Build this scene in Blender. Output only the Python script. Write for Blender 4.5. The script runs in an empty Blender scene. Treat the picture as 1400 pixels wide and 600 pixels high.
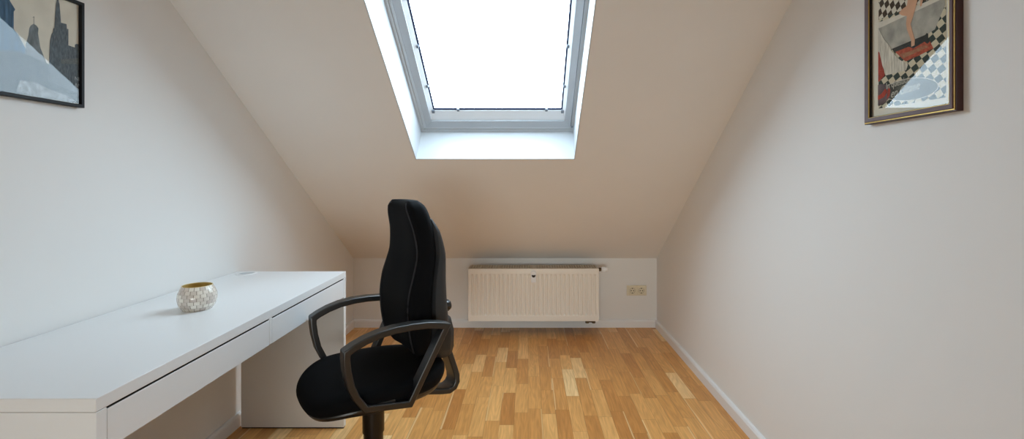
# Attic study: skylight, desk, office chair
WALL_RGB = (234, 233, 231)
CEIL_RGB = (232, 229, 225)
FLOOR_STOPS = [(0, (190, 127, 65)), (.12, (202, 140, 74)), (.5, (216, 156, 88)), (.86, (228, 172, 104)), (1, (244, 206, 148))]
GLASS_R0 = .015
SKY_STRENGTH = 12.2
SKY_COLOR = (.68, .865, 1.0, 1)
FILL_W = 9.4
FILL_COLOR = (.94, 1, .97)
EXPOSURE = 0
LEFT_PRINT = {
  'tower_near': [(1.0767, 1.7288), (1.3375, 1.8569), (1.3451, 1.6826), (1.3605, 1.6622), (1.3566, 1.6549), (1.3566, 1.607), (1.3683, 1.5964), (1.4027, 1.5383), (1.4345, 1.4932), (1.0767, 1.4502)],
  'dome': [(1.3883, 1.5716), (1.3965, 1.6025), (1.3986, 1.6216), (1.4027, 1.6311), (1.411, 1.6389), (1.4195, 1.6363), (1.4248, 1.6295), (1.4237, 1.6146), (1.4302, 1.5765), (1.4476, 1.5385), (1.4476, 1.4853), (1.3843, 1.4728)],
  'pole': [(1.4108, 1.6378), (1.4121, 1.6382), (1.4119, 1.6589), (1.4135, 1.6563), (1.4119, 1.6601), (1.4068, 1.6552), (1.4108, 1.6573)],
  'spire': [(1.4542, 1.4866), (1.4587, 1.6033), (1.4632, 1.6239), (1.4677, 1.6317), (1.4689, 1.6428), (1.4723, 1.646), (1.4734, 1.6637), (1.4769, 1.7169), (1.4792, 1.7264), (1.4826, 1.7407), (1.4861, 1.7289), (1.4884, 1.721), (1.4931, 1.6677), (1.5109, 1.6688), (1.5121, 1.6559), (1.517, 1.6551), (1.517, 1.606), (1.5391, 1.6051), (1.5391, 1.6142), (1.5441, 1.6178), (1.5524, 1.6189), (1.5529, 1.4649), (1.4542, 1.4866)],
  'street': [(1.0767, 1.4913), (1.3683, 1.5501), (1.4388, 1.5385), (1.4565, 1.5341), (1.5532, 1.5472), (1.554, 1.4342), (1.0767, 1.4312)],
  'ledge': [(1.4931, 1.5579), (1.5517, 1.5754), (1.5524, 1.5561), (1.4931, 1.5447)],
  'corner': [(1.2628, 1.4674), (1.3116, 1.4565), (1.3566, 1.4244), (1.3337, 1.4197), (1.2628, 1.4173)],
  'haze': [(1.3723, 1.4704), (1.4131, 1.4743), (1.4565, 1.4613), (1.5145, 1.4517), (1.5466, 1.4365), (1.4345, 1.432), (1.3624, 1.4384)],
}
RIGHT_PRINT = {
  'wall_tiles': [(1.4844, 1.8636), (1.2262, 1.8203), (1.2262, 1.6544), (1.4844, 1.6606)],
  'floor_tiles': [(1.4857, 1.6676), (1.2262, 1.658), (1.2262, 1.4002), (1.4822, 1.406)],
  'tub': [(1.4688, 1.645), (1.2327, 1.6532), (1.2283, 1.6299), (1.2414, 1.6089), (1.2594, 1.5778), (1.292, 1.5705), (1.4095, 1.5648), (1.4415, 1.5985)],
  'rim': [(1.4813, 1.6596), (1.3954, 1.6555), (1.237, 1.6584), (1.2305, 1.6506), (1.2348, 1.6467), (1.4626, 1.6409), (1.4781, 1.65)],
  'towel': [(1.4828, 1.6645), (1.4688, 1.6536), (1.4385, 1.6019), (1.4123, 1.5738), (1.4095, 1.5607), (1.3761, 1.5278), (1.3469, 1.509), (1.3547, 1.4949), (1.3954, 1.4955), (1.4297, 1.4964), (1.4445, 1.5271), (1.4565, 1.5684), (1.4719, 1.5853), (1.4828, 1.5576)],
  'redcloth': [(1.4719, 1.581), (1.4535, 1.5676), (1.4415, 1.5265), (1.4356, 1.4977), (1.4596, 1.4833), (1.4781, 1.4956), (1.4781, 1.5348)],
  'rug': [(1.3954, 1.555), (1.3469, 1.5565), (1.3289, 1.5479), (1.292, 1.5553), (1.2755, 1.5526), (1.2639, 1.5308), (1.3114, 1.524), (1.3574, 1.5194)],
  'rugmid': [(1.3788, 1.5447), (1.3315, 1.5427), (1.292, 1.5477), (1.2778, 1.5382), (1.3214, 1.5342), (1.3653, 1.5293)],
  'figure': [(1.3815, 1.6592), (1.3707, 1.6656), (1.3521, 1.6693), (1.3469, 1.6912), (1.3417, 1.7406), (1.292, 1.7282), (1.292, 1.6788), (1.3016, 1.6517), (1.3065, 1.6515), (1.3053, 1.676), (1.3139, 1.6753), (1.3239, 1.6478), (1.3315, 1.6308), (1.3391, 1.6155), (1.3315, 1.5916), (1.3239, 1.5699), (1.3251, 1.5547), (1.3366, 1.5538), (1.3366, 1.5715), (1.3521, 1.6056), (1.3547, 1.6204), (1.3521, 1.6414), (1.3707, 1.6495)],
  'shadow': [(1.4095, 1.5669), (1.292, 1.5724), (1.2825, 1.5734), (1.2778, 1.5514), (1.292, 1.5534), (1.3289, 1.5479), (1.3469, 1.5565), (1.3954, 1.555)],
  'bottle': [(1.292, 1.5705), (1.2849, 1.576), (1.2801, 1.5727), (1.2801, 1.5596), (1.2755, 1.5508), (1.2825, 1.547), (1.292, 1.5553)],
  'hat': [(1.4813, 1.4745), (1.4505, 1.4752), (1.4209, 1.4675), (1.4095, 1.4487), (1.418, 1.4294), (1.4356, 1.4174), (1.4596, 1.4125), (1.4797, 1.4285)],
  'hatband': [(1.4719, 1.4403), (1.4475, 1.4469), (1.4326, 1.4591), (1.4238, 1.4471), (1.4385, 1.4348), (1.4626, 1.4302)],
  'hatred': [(1.4209, 1.4612), (1.4123, 1.4534), (1.4152, 1.4352), (1.4267, 1.4266), (1.4238, 1.445)],
  'oval': [(1.2494, 1.4325), (1.2504, 1.4368), (1.2535, 1.4411), (1.2586, 1.4455), (1.2656, 1.4498), (1.2744, 1.4539), (1.2849, 1.4577), (1.2968, 1.4613), (1.31, 1.4643), (1.3242, 1.4669), (1.3391, 1.4688), (1.3543, 1.4701), (1.3695, 1.4706), (1.3843, 1.4704), (1.3982, 1.4695), (1.4108, 1.4677), (1.4218, 1.4652), (1.4307, 1.462), (1.4373, 1.4582), (1.4414, 1.4539), (1.4428, 1.4492), (1.4414, 1.4442), (1.4373, 1.4392), (1.4307, 1.4343), (1.4218, 1.4295), (1.4108, 1.4252), (1.3982, 1.4212), (1.3843, 1.4178), (1.3695, 1.4151), (1.3543, 1.413), (1.3391, 1.4117), (1.3242, 1.4111), (1.31, 1.4112), (1.2968, 1.412), (1.2849, 1.4134), (1.2744, 1.4155), (1.2656, 1.4181), (1.2586, 1.4211), (1.2535, 1.4246), (1.2504, 1.4284)],
  'ovalrim': [(1.2472, 1.4323), (1.2482, 1.4368), (1.2514, 1.4414), (1.2566, 1.446), (1.2637, 1.4505), (1.2728, 1.4548), (1.2835, 1.4588), (1.2957, 1.4625), (1.3093, 1.4657), (1.3238, 1.4684), (1.3391, 1.4704), (1.3547, 1.4717), (1.3703, 1.4723), (1.3855, 1.472), (1.3998, 1.471), (1.4128, 1.4691), (1.4241, 1.4664), (1.4333, 1.463), (1.4401, 1.459), (1.4443, 1.4544), (1.4457, 1.4494), (1.4443, 1.4442), (1.4401, 1.4389), (1.4333, 1.4337), (1.4241, 1.4287), (1.4128, 1.4241), (1.3998, 1.42), (1.3855, 1.4165), (1.3703, 1.4136), (1.3547, 1.4115), (1.3391, 1.4101), (1.3238, 1.4095), (1.3093, 1.4097), (1.2957, 1.4105), (1.2835, 1.4121), (1.2728, 1.4143), (1.2637, 1.4171), (1.2566, 1.4203), (1.2514, 1.424), (1.2482, 1.428)],
}
import bpy, bmesh, math, random
from mathutils import Vector, Matrix
random.seed(7)
SC = bpy.context.scene
COL = SC.collection
D = bpy.data

# ------------------------------------------------------------------ helpers
def lin(c):
    c /= 255.0
    return c/12.92 if c <= .04045 else ((c+.055)/1.055)**2.4
def rgb(r, g, b): return (lin(r), lin(g), lin(b), 1)

def material(name, color, rough=.5, metal=0, spec=.5, bump=None, noise=None, coat=0, sheen=0):
    m = D.materials.new(name); m.use_nodes = True
    nt = m.node_tree; b = nt.nodes['Principled BSDF']
    b.inputs['Base Color'].default_value = color
    b.inputs['Roughness'].default_value = rough
    b.inputs['Metallic'].default_value = metal
    b.inputs['Specular IOR Level'].default_value = spec
    b.inputs['Coat Weight'].default_value = coat
    b.inputs['Sheen Weight'].default_value = sheen
    tc = nt.nodes.new('ShaderNodeTexCoord')
    if noise:                                   # (scale, amount): gentle mottling of the colour itself
        n = nt.nodes.new('ShaderNodeTexNoise'); n.inputs['Scale'].default_value = noise[0]; n.inputs['Detail'].default_value = 4
        nt.links.new(tc.outputs['Object'], n.inputs['Vector'])
        mx = nt.nodes.new('ShaderNodeMix'); mx.data_type = 'RGBA'
        k = noise[1]
        mx.inputs['A'].default_value = tuple(c*(1-k) for c in color[:3])+(1,)
        mx.inputs['B'].default_value = tuple(min(1, c*(1+k)) for c in color[:3])+(1,)
        nt.links.new(n.outputs['Fac'], mx.inputs['Factor'])
        nt.links.new(mx.outputs['Result'], b.inputs['Base Color'])
    if bump:                                    # (scale, strength, distance)
        n = nt.nodes.new('ShaderNodeTexNoise'); n.inputs['Scale'].default_value = bump[0]; n.inputs['Detail'].default_value = 3
        nt.links.new(tc.outputs['Object'], n.inputs['Vector'])
        bp = nt.nodes.new('ShaderNodeBump'); bp.inputs['Strength'].default_value = bump[1]; bp.inputs['Distance'].default_value = bump[2]
        nt.links.new(n.outputs['Fac'], bp.inputs['Height'])
        nt.links.new(bp.outputs['Normal'], b.inputs['Normal'])
    return m

def build(name, bm, mat, parent=None, smooth=None, bevel=None, subsurf=0, recalc=True):
    if recalc: bmesh.ops.recalc_face_normals(bm, faces=bm.faces)
    me = D.meshes.new(name); bm.to_mesh(me); bm.free()
    o = D.objects.new(name, me); COL.objects.link(o)
    for m in (mat if isinstance(mat, (list, tuple)) else [mat]): me.materials.append(m)
    if parent: o.parent = parent
    if bevel:
        md = o.modifiers.new('bevel', 'BEVEL'); md.width = bevel; md.segments = 3; md.limit_method = 'ANGLE'; md.angle_limit = math.radians(40)
    if subsurf:
        md = o.modifiers.new('sub', 'SUBSURF'); md.levels = subsurf; md.render_levels = subsurf
    if smooth is None: smooth = bool(subsurf)
    if smooth or bevel:
        for p in me.polygons: p.use_smooth = True
        if not subsurf:
            try: me.set_sharp_from_angle(angle=math.radians(38))
            except Exception: pass
    return o

def empty(name, loc, label, cat, rz=0, group=None):
    o = D.objects.new(name, None); COL.objects.link(o); o.empty_display_size = .05
    o.location = loc; o.rotation_euler.z = rz; o['label'] = label; o['category'] = cat
    if group: o['group'] = group
    return o

def structure(o): o['kind'] = 'structure'; return o

def box(bm, x0, x1, y0, y1, z0, z1, M=None):
    vs = [bm.verts.new((x, y, z)) for x in (x0, x1) for y in (y0, y1) for z in (z0, z1)]
    for f in ((0,1,3,2),(4,6,7,5),(0,4,5,1),(2,3,7,6),(0,2,6,4),(1,5,7,3)):
        bm.faces.new([vs[i] for i in f])
    if M:
        for v in vs: v.co = M @ v.co
    return vs

def prism(bm, pts, off):
    """polygon pts (3-D, planar) extruded by the vector off"""
    a = [bm.verts.new(p) for p in pts]; b = [bm.verts.new(Vector(p)+Vector(off)) for p in pts]
    n = len(a)
    bm.faces.new(a); bm.faces.new(b[::-1])
    for i in range(n): bm.faces.new((a[i], a[(i+1) % n], b[(i+1) % n], b[i]))

def lathe(bm, prof, n=40, M=None, cap0=True, cap1=True, uv=False):
    rings = []
    for r, z in prof:
        rings.append([bm.verts.new((r*math.cos(2*math.pi*k/n), r*math.sin(2*math.pi*k/n), z)) for k in range(n)])
    L = bm.loops.layers.uv.verify() if uv else None
    for i in range(len(rings)-1):
        for k in range(n):
            f = bm.faces.new((rings[i][k], rings[i][(k+1) % n], rings[i+1][(k+1) % n], rings[i+1][k]))
            if uv:
                for lp, (u, v) in zip(f.loops, ((k, i), (k+1, i), (k+1, i+1), (k, i+1))):
                    lp[L].uv = (u/n, v/(len(rings)-1))
    if cap0: bm.faces.new(rings[0][::-1])
    if cap1: bm.faces.new(rings[-1])
    if M:
        for rg in rings:
            for v in rg: v.co = M @ v.co
    return rings

def axis_matrix(p, d):
    """places a z-axis lathe at p along the direction d"""
    return Matrix.Translation(Vector(p)) @ Vector(d).normalized().to_track_quat('Z', 'Y').to_matrix().to_4x4()

def tube(bm, pts, r, n=10):
    pts = [Vector(p) for p in pts]; rings = []
    for i, p in enumerate(pts):
        t = (pts[min(i+1, len(pts)-1)]-pts[max(i-1, 0)]).normalized()
        a = t.cross(Vector((0, 0, 1)));
        if a.length < .05: a = t.cross(Vector((0, 1, 0)))
        a.normalize(); b = t.cross(a)
        rr = r[i] if isinstance(r, (list, tuple)) else r
        rings.append([bm.verts.new(p+a*rr*math.cos(2*math.pi*k/n)+b*rr*math.sin(2*math.pi*k/n)) for k in range(n)])
    for i in range(len(rings)-1):
        for k in range(n): bm.faces.new((rings[i][k], rings[i][(k+1) % n], rings[i+1][(k+1) % n], rings[i+1][k]))
    bm.faces.new(rings[0][::-1]); bm.faces.new(rings[-1])

def loft(bm, rings, cap=True):
    R = [[bm.verts.new(p) for p in r] for r in rings]; n = len(R[0])
    for i in range(len(R)-1):
        for k in range(n): bm.faces.new((R[i][k], R[i][(k+1) % n], R[i+1][(k+1) % n], R[i+1][k]))
    if cap: bm.faces.new(R[0][::-1]); bm.faces.new(R[-1])
    return R

def interp(tab, z):
    tab = sorted(tab)
    if z <= tab[0][0]: return tab[0][1]
    for i in range(len(tab)-1):
        z0, v0 = tab[i]; z1, v1 = tab[i+1]
        if z <= z1:
            # Catmull-Rom for a smooth profile
            vm = tab[i-1][1] if i else v0; vp = tab[i+2][1] if i+2 < len(tab) else v1
            t = (z-z0)/(z1-z0)
            m0 = (v1-vm)/2; m1 = (vp-v0)/2
            return (2*t**3-3*t**2+1)*v0+(t**3-2*t**2+t)*m0+(-2*t**3+3*t**2)*v1+(t**3-t**2)*m1
    return tab[-1][1]

# ------------------------------------------------------------------ materials
WALL = material('wall_paint', rgb(*WALL_RGB), .85, spec=.2, bump=(260, .08, .0015))
CEIL = material('ceiling_paint', rgb(*CEIL_RGB), .9, spec=.2, bump=(200, .12, .002), noise=(2.5, .03))
TRIM = material('white_trim', rgb(236, 236, 236), .4, bump=(30, .02, .001))
REVEAL = material('window_lining_white', rgb(194, 197, 200), .45, bump=(80, .02, .001))
FRAME = material('window_lacquer_grey', rgb(168, 173, 178), .4, spec=.3, noise=(6, .01))
BEAD = material('window_bead_white', rgb(222, 226, 230), .4, noise=(6, .01))
FRAMEL = material('window_frame_pale_grey', rgb(194, 199, 203), .4, spec=.3, noise=(6, .01))
GASKET = material('dark_gasket', rgb(40, 42, 46), .7, noise=(20, .1))
NAVY = material('screen_edge_tape', rgb(58, 66, 92), .7, spec=.1, noise=(40, .05))
CLIP = material('clip_grey', rgb(110, 118, 128), .5, metal=.1, noise=(40, .05))
DESKW = material('white_laminate', rgb(232, 233, 234), .28, noise=(3, .01), bump=(500, .02, .0005))
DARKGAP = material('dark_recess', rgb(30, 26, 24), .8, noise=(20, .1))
RADW = material('radiator_enamel', rgb(238, 231, 220), .35, noise=(4, .01))
GRILL = material('radiator_grille', rgb(206, 192, 170), .5, noise=(30, .05))
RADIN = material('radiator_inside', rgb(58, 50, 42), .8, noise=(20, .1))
BRASS = material('aged_brass', rgb(96, 78, 54), .4, metal=.7, noise=(60, .2))
PLUG = material('cream_plastic', rgb(226, 216, 190), .35, noise=(10, .02))
HOLE = material('contact_hole_dark', rgb(34, 30, 26), .7, noise=(50, .1))
KNOBW = material('thermostat_white', rgb(244, 246, 248), .4, noise=(20, .02))
FABRIC = material('black_fabric', rgb(5, 6, 9), .85, spec=.14, bump=(900, .35, .0015), noise=(700, .5), sheen=0)
PIPING = material('black_piping', rgb(34, 34, 38), .6, spec=.3, noise=(300, .2))
PLASTIC = material('black_plastic', rgb(7, 8, 10), .40, spec=.9, bump=(700, .1, .0006), noise=(8, .1))
SHELLP = material('charcoal_plastic', rgb(40, 41, 43), .5, spec=.4, bump=(700, .15, .0006), noise=(8, .08))
GLOSSB = material('gloss_black_steel', rgb(10, 10, 11), .22, noise=(8, .1))
BLACKF = material('black_frame', rgb(16, 16, 20), .5, spec=.25, noise=(20, .1))
MAHOG = material('mauve_brown_frame', rgb(96, 72, 72), .45, spec=.3, noise=(40, .12))
DKMAHOG = material('dark_red_wood', rgb(56, 26, 22), .4, noise=(40, .2))
GOLD = material('gold_line', rgb(190, 156, 84), .35, metal=.6, noise=(60, .1))
PAPER = material('cream_paper', rgb(222, 214, 194), .8, noise=(30, .03))

def floor_mat():
    m = D.materials.new('oak_strip_parquet'); m.use_nodes = True
    nt = m.node_tree; N = nt.nodes; Lk = nt.links; b = N['Principled BSDF']
    def math_(op, a, bb=None, c=None):
        n = N.new('ShaderNodeMath'); n.operation = op
        for i, v in enumerate((a, bb, c)):
            if v is None: continue
            if isinstance(v, (int, float)): n.inputs[i].default_value = v
            else: Lk.new(v, n.inputs[i])
        return n.outputs[0]
    tc = N.new('ShaderNodeTexCoord'); sp = N.new('ShaderNodeSeparateXYZ'); Lk.new(tc.outputs['Object'], sp.inputs[0])
    X, Y = sp.outputs['X'], sp.outputs['Y']
    W = .0705
    xs = math_('DIVIDE', X, W); col = math_('FLOOR', xs); fx = math_('FRACT', xs)
    wn = N.new('ShaderNodeTexWhiteNoise'); wn.noise_dimensions = '1D'; Lk.new(col, wn.inputs['W'])
    w = math_('ADD', math_('DIVIDE', Y, .36), math_('MULTIPLY', wn.outputs['Value'], 37.0))
    w = math_('ADD', w, math_('MULTIPLY', col, 13.37))
    vo = N.new('ShaderNodeTexVoronoi'); vo.voronoi_dimensions = '1D'; vo.feature = 'F1'; vo.inputs['Scale'].default_value = 1; vo.inputs['Randomness'].default_value = .75
    Lk.new(w, vo.inputs['W'])
    ve = N.new('ShaderNodeTexVoronoi'); ve.voronoi_dimensions = '1D'; ve.feature = 'DISTANCE_TO_EDGE'; ve.inputs['Scale'].default_value = 1; ve.inputs['Randomness'].default_value = .75
    Lk.new(w, ve.inputs['W'])
    cs = N.new('ShaderNodeSeparateColor'); Lk.new(vo.outputs['Color'], cs.inputs[0])
    ramp = N.new('ShaderNodeValToRGB'); Lk.new(cs.outputs['Red'], ramp.inputs[0])
    stops = FLOOR_STOPS
    el = ramp.color_ramp.elements
    while len(el) < len(stops): el.new(.5)
    for e, (p, c) in zip(el, stops): e.position = p; e.color = rgb(*c)
    # grain: stretched along the strip, shifted per strip
    cx = N.new('ShaderNodeCombineXYZ')
    Lk.new(math_('ADD', math_('MULTIPLY', X, 55.0), math_('MULTIPLY', cs.outputs['Green'], 80.0)), cx.inputs[0])
    Lk.new(math_('ADD', math_('MULTIPLY', Y, 2.6), math_('MULTIPLY', cs.outputs['Blue'], 50.0)), cx.inputs[1])
    gn = N.new('ShaderNodeTexNoise'); gn.inputs['Scale'].default_value = 1.6; gn.inputs['Detail'].default_value = 6; gn.inputs['Roughness'].default_value = .6; gn.inputs['Distortion'].default_value = .6
    Lk.new(cx.outputs[0], gn.inputs['Vector'])
    gr = N.new('ShaderNodeMapRange'); Lk.new(gn.outputs['Fac'], gr.inputs['Value'])
    gr.inputs['From Min'].default_value = .25; gr.inputs['From Max'].default_value = .75; gr.inputs['To Min'].default_value = .82; gr.inputs['To Max'].default_value = 1.18
    # cathedral figure
    cx2 = N.new('ShaderNodeCombineXYZ')
    Lk.new(math_('ADD', math_('MULTIPLY', X, 14.0), math_('MULTIPLY', cs.outputs['Blue'], 30.0)), cx2.inputs[0])
    Lk.new(math_('ADD', math_('MULTIPLY', Y, 1.3), math_('MULTIPLY', cs.outputs['Green'], 30.0)), cx2.inputs[1])
    wv = N.new('ShaderNodeTexNoise'); wv.inputs['Scale'].default_value = 1.0; wv.inputs['Detail'].default_value = 2
    Lk.new(cx2.outputs[0], wv.inputs['Vector'])
    sn = math_('SINE', math_('MULTIPLY', wv.outputs['Fac'], 75.0))
    fig = math_('MULTIPLY_ADD', sn, .06, 1.0)
    tint = math_('MULTIPLY', gr.outputs[0], fig)
    mul = N.new('ShaderNodeMix'); mul.data_type = 'RGBA'; mul.blend_type = 'MULTIPLY'; mul.inputs['Factor'].default_value = 1
    Lk.new(ramp.outputs['Color'], mul.inputs['A'])
    gc = N.new('ShaderNodeCombineColor')
    Lk.new(tint, gc.inputs[0]); Lk.new(math_('POWER', tint, 1.12), gc.inputs[1]); Lk.new(math_('POWER', tint, 1.3), gc.inputs[2])
    Lk.new(gc.outputs[0], mul.inputs['B'])
    # pale sapwood along one edge of some strips
    pos = math_('MULTIPLY', math_('GREATER_THAN', cs.outputs['Blue'], .5), 1.0)
    wob = math_('MULTIPLY_ADD', wv.outputs['Fac'], .5, -.17)
    sap = math_('LESS_THAN', math_('ABSOLUTE', math_('SUBTRACT', fx, pos)), wob)
    sap = math_('MULTIPLY', sap, math_('GREATER_THAN', cs.outputs['Green'], .72))
    sw = N.new('ShaderNodeMix'); sw.data_type = 'RGBA'
    Lk.new(math_('MULTIPLY', sap, .55), sw.inputs['Factor']); Lk.new(mul.outputs['Result'], sw.inputs['A']); sw.inputs['B'].default_value = rgb(248, 214, 158)
    mul = sw
    # fine joints between strips
    ex = math_('MINIMUM', fx, math_('SUBTRACT', 1.0, fx))
    jx = math_('LESS_THAN', ex, .012); jy = math_('LESS_THAN', ve.outputs['Distance'], .0025)
    j = math_('MAXIMUM', jx, jy)
    gap = N.new('ShaderNodeMix'); gap.data_type = 'RGBA'
    Lk.new(math_('MULTIPLY', j, .45), gap.inputs['Factor'])
    Lk.new(mul.outputs['Result'], gap.inputs['A']); gap.inputs['B'].default_value = rgb(84, 52, 26)
    Lk.new(gap.outputs['Result'], b.inputs['Base Color'])
    b.inputs['Roughness'].default_value = .36; b.inputs['Specular IOR Level'].default_value = .4
    bp = N.new('ShaderNodeBump'); bp.inputs['Strength'].default_value = .06; bp.inputs['Distance'].default_value = .001
    Lk.new(gn.outputs['Fac'], bp.inputs['Height']); Lk.new(bp.outputs['Normal'], b.inputs['Normal'])
    return m
FLOOR = floor_mat()

def pane_mat(name):
    """thin clear glass: mostly clear, mirror reflection by Fresnel"""
    m = D.materials.new(name); m.use_nodes = True; nt = m.node_tree
    nt.nodes.remove(nt.nodes['Principled BSDF'])
    tr = nt.nodes.new('ShaderNodeBsdfTransparent'); gl = nt.nodes.new('ShaderNodeBsdfGlossy'); gl.inputs['Roughness'].default_value = .0
    lw = nt.nodes.new('ShaderNodeLayerWeight'); lw.inputs['Blend'].default_value = .5
    pw = nt.nodes.new('ShaderNodeMath'); pw.operation = 'POWER'; pw.inputs[1].default_value = 5
    fr = nt.nodes.new('ShaderNodeMath'); fr.operation = 'MULTIPLY_ADD'; fr.inputs[1].default_value = 1-GLASS_R0; fr.inputs[2].default_value = GLASS_R0
    nt.links.new(lw.outputs['Facing'], pw.inputs[0]); nt.links.new(pw.outputs[0], fr.inputs[0])
    mx = nt.nodes.new('ShaderNodeMixShader')
    nt.links.new(fr.outputs[0], mx.inputs[0]); nt.links.new(tr.outputs[0], mx.inputs[1]); nt.links.new(gl.outputs[0], mx.inputs[2])
    nt.links.new(mx.outputs[0], nt.nodes['Material Output'].inputs['Surface'])
    return m
GLASS = pane_mat('picture_glass')

def screen_mat():
    """daylit white screen cloth: the lit window"""
    m = D.materials.new('daylit_screen_cloth'); m.use_nodes = True; nt = m.node_tree; b = nt.nodes['Principled BSDF']
    b.inputs['Base Color'].default_value = rgb(235, 238, 240); b.inputs['Roughness'].default_value = .9
    tc = nt.nodes.new('ShaderNodeTexCoord'); n = nt.nodes.new('ShaderNodeTexNoise'); n.inputs['Scale'].default_value = 3
    nt.links.new(tc.outputs['Object'], n.inputs['Vector'])
    mp = nt.nodes.new('ShaderNodeMapRange'); mp.inputs['To Min'].default_value = SKY_STRENGTH*.97; mp.inputs['To Max'].default_value = SKY_STRENGTH*1.03
    nt.links.new(n.outputs['Fac'], mp.inputs['Value'])
    b.inputs['Emission Color'].default_value = SKY_COLOR
    nt.links.new(mp.outputs[0], b.inputs['Emission Strength'])
    return m
SCREEN = screen_mat()

def mosaic_mat():
    m = D.materials.new('mother_of_pearl_mosaic'); m.use_nodes = True; nt = m.node_tree; b = nt.nodes['Principled BSDF']
    uv = nt.nodes.new('ShaderNodeTexCoord')
    br = nt.nodes.new('ShaderNodeTexBrick'); br.offset = .45; br.offset_frequency = 2; br.squash = 1
    br.inputs['Scale'].default_value = 1
    br.inputs['Brick Width'].default_value = 1/19; br.inputs['Row Height'].default_value = 1/7; br.inputs['Mortar Size'].default_value = .003
    br.inputs['Mortar Smooth'].default_value = .1; br.inputs['Bias'].default_value = -.05
    br.inputs['Color1'].default_value = rgb(246, 240, 228); br.inputs['Color2'].default_value = rgb(204, 190, 180); br.inputs['Mortar'].default_value = rgb(162, 150, 134)
    nt.links.new(uv.outputs['UV'], br.inputs['Vector'])
    nt.links.new(br.outputs['Color'], b.inputs['Base Color'])
    b.inputs['Roughness'].default_value = .18; b.inputs['Coat Weight'].default_value = .4
    bp = nt.nodes.new('ShaderNodeBump'); bp.inputs['Strength'].default_value = .4; bp.inputs['Distance'].default_value = .001; bp.invert = True
    nt.links.new(br.outputs['Fac'], bp.inputs['Height']); nt.links.new(bp.outputs['Normal'], b.inputs['Normal'])
    return m
MOSAIC = mosaic_mat()
BOWLIN = material('yellow_glass_inside', rgb(214, 190, 128), .3, noise=(60, .15))

def printed(name, c, k=.12, scale=60, stretch=None, c2=None):
    m = material(name, rgb(*c), .85, spec=.1)
    nt = m.node_tree; b = nt.nodes['Principled BSDF']
    tc = nt.nodes.new('ShaderNodeTexCoord'); mp = nt.nodes.new('ShaderNodeMapping')
    mp.inputs['Scale'].default_value = stretch or (1, 1, 1)
    n = nt.nodes.new('ShaderNodeTexNoise'); n.inputs['Scale'].default_value = scale; n.inputs['Detail'].default_value = 5
    nt.links.new(tc.outputs['Object'], mp.inputs[0]); nt.links.new(mp.outputs[0], n.inputs['Vector'])
    rp = nt.nodes.new('ShaderNodeValToRGB'); rp.color_ramp.elements[0].position = .3; rp.color_ramp.elements[1].position = .7
    a = rgb(*c); bcol = rgb(*c2) if c2 else tuple(min(1, x*(1+2*k)) for x in a[:3])+(1,)
    rp.color_ramp.elements[0].color = tuple(x*(1-k) for x in a[:3])+(1,); rp.color_ramp.elements[1].color = bcol
    nt.links.new(n.outputs['Fac'], rp.inputs[0]); nt.links.new(rp.outputs[0], b.inputs['Base Color'])
    return m

def checker_print(name, c1, c2, rot, sy, sz, skew=0):
    m = material(name, rgb(*c1), .85, spec=.1)
    nt = m.node_tree; b = nt.nodes['Principled BSDF']
    tc = nt.nodes.new('ShaderNodeTexCoord'); mp = nt.nodes.new('ShaderNodeMapping')
    mp.inputs['Rotation'].default_value = (math.radians(rot), 0, 0); mp.inputs['Location'].default_value = (.5, .113, .071)
    mp.inputs['Scale'].default_value = (1, 1/sy, 1/sz)
    sp = nt.nodes.new('ShaderNodeSeparateXYZ'); cb = nt.nodes.new('ShaderNodeCombineXYZ')
    ck = nt.nodes.new('ShaderNodeTexChecker'); ck.inputs['Scale'].default_value = 1
    ck.inputs['Color1'].default_value = rgb(*c1); ck.inputs['Color2'].default_value = rgb(*c2)
    nt.links.new(tc.outputs['Object'], mp.inputs[0]); nt.links.new(mp.outputs[0], sp.inputs[0])
    nt.links.new(sp.outputs['Y'], cb.inputs[0]); nt.links.new(sp.outputs['Z'], cb.inputs[1]); cb.inputs[2].default_value = .5
    if skew:
        md = nt.nodes.new('ShaderNodeMath'); md.operation = 'MULTIPLY_ADD'; md.inputs[1].default_value = skew
        nt.links.new(sp.outputs['Y'], md.inputs[0]); nt.links.new(sp.outputs['Z'], md.inputs[2]); nt.links.new(md.outputs[0], cb.inputs[1])
    nt.links.new(cb.outputs[0], ck.inputs['Vector']); nt.links.new(ck.outputs['Color'], b.inputs['Base Color'])
    return m

# ------------------------------------------------------------------ the room
XL, XR, YB, YF = -1.4125, 1.040, 4.02, -3.2
KNEE, TOP = .556, 2.50
TAN = .6536
def slope_z(y): return KNEE+TAN*(YB-y)
YT = YB-(TOP-KNEE)/TAN                       # where the slope meets the flat ceiling

bm = bmesh.new(); box(bm, XL-.1, XR+.1, YF-.1, YB+.1, -.1, 0); structure(build('floor', bm, FLOOR))
for nm, x, dx in (('wall_left', XL, -.1), ('wall_right', XR, .1)):
    bm = bmesh.new()
    prism(bm, [(x, YF, 0), (x, YB, 0), (x, YB, KNEE), (x, YT, TOP), (x, YF, TOP)], (dx, 0, 0))
    structure(build(nm, bm, WALL))
bm = bmesh.new(); box(bm, XL-.1, XR+.1, YB, YB+.1, 0, KNEE); structure(build('wall_back', bm, WALL))
bm = bmesh.new(); box(bm, XL-.1, XR+.1, YF-.1, YF, 0, TOP); structure(build('wall_front', bm, WALL))

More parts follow.
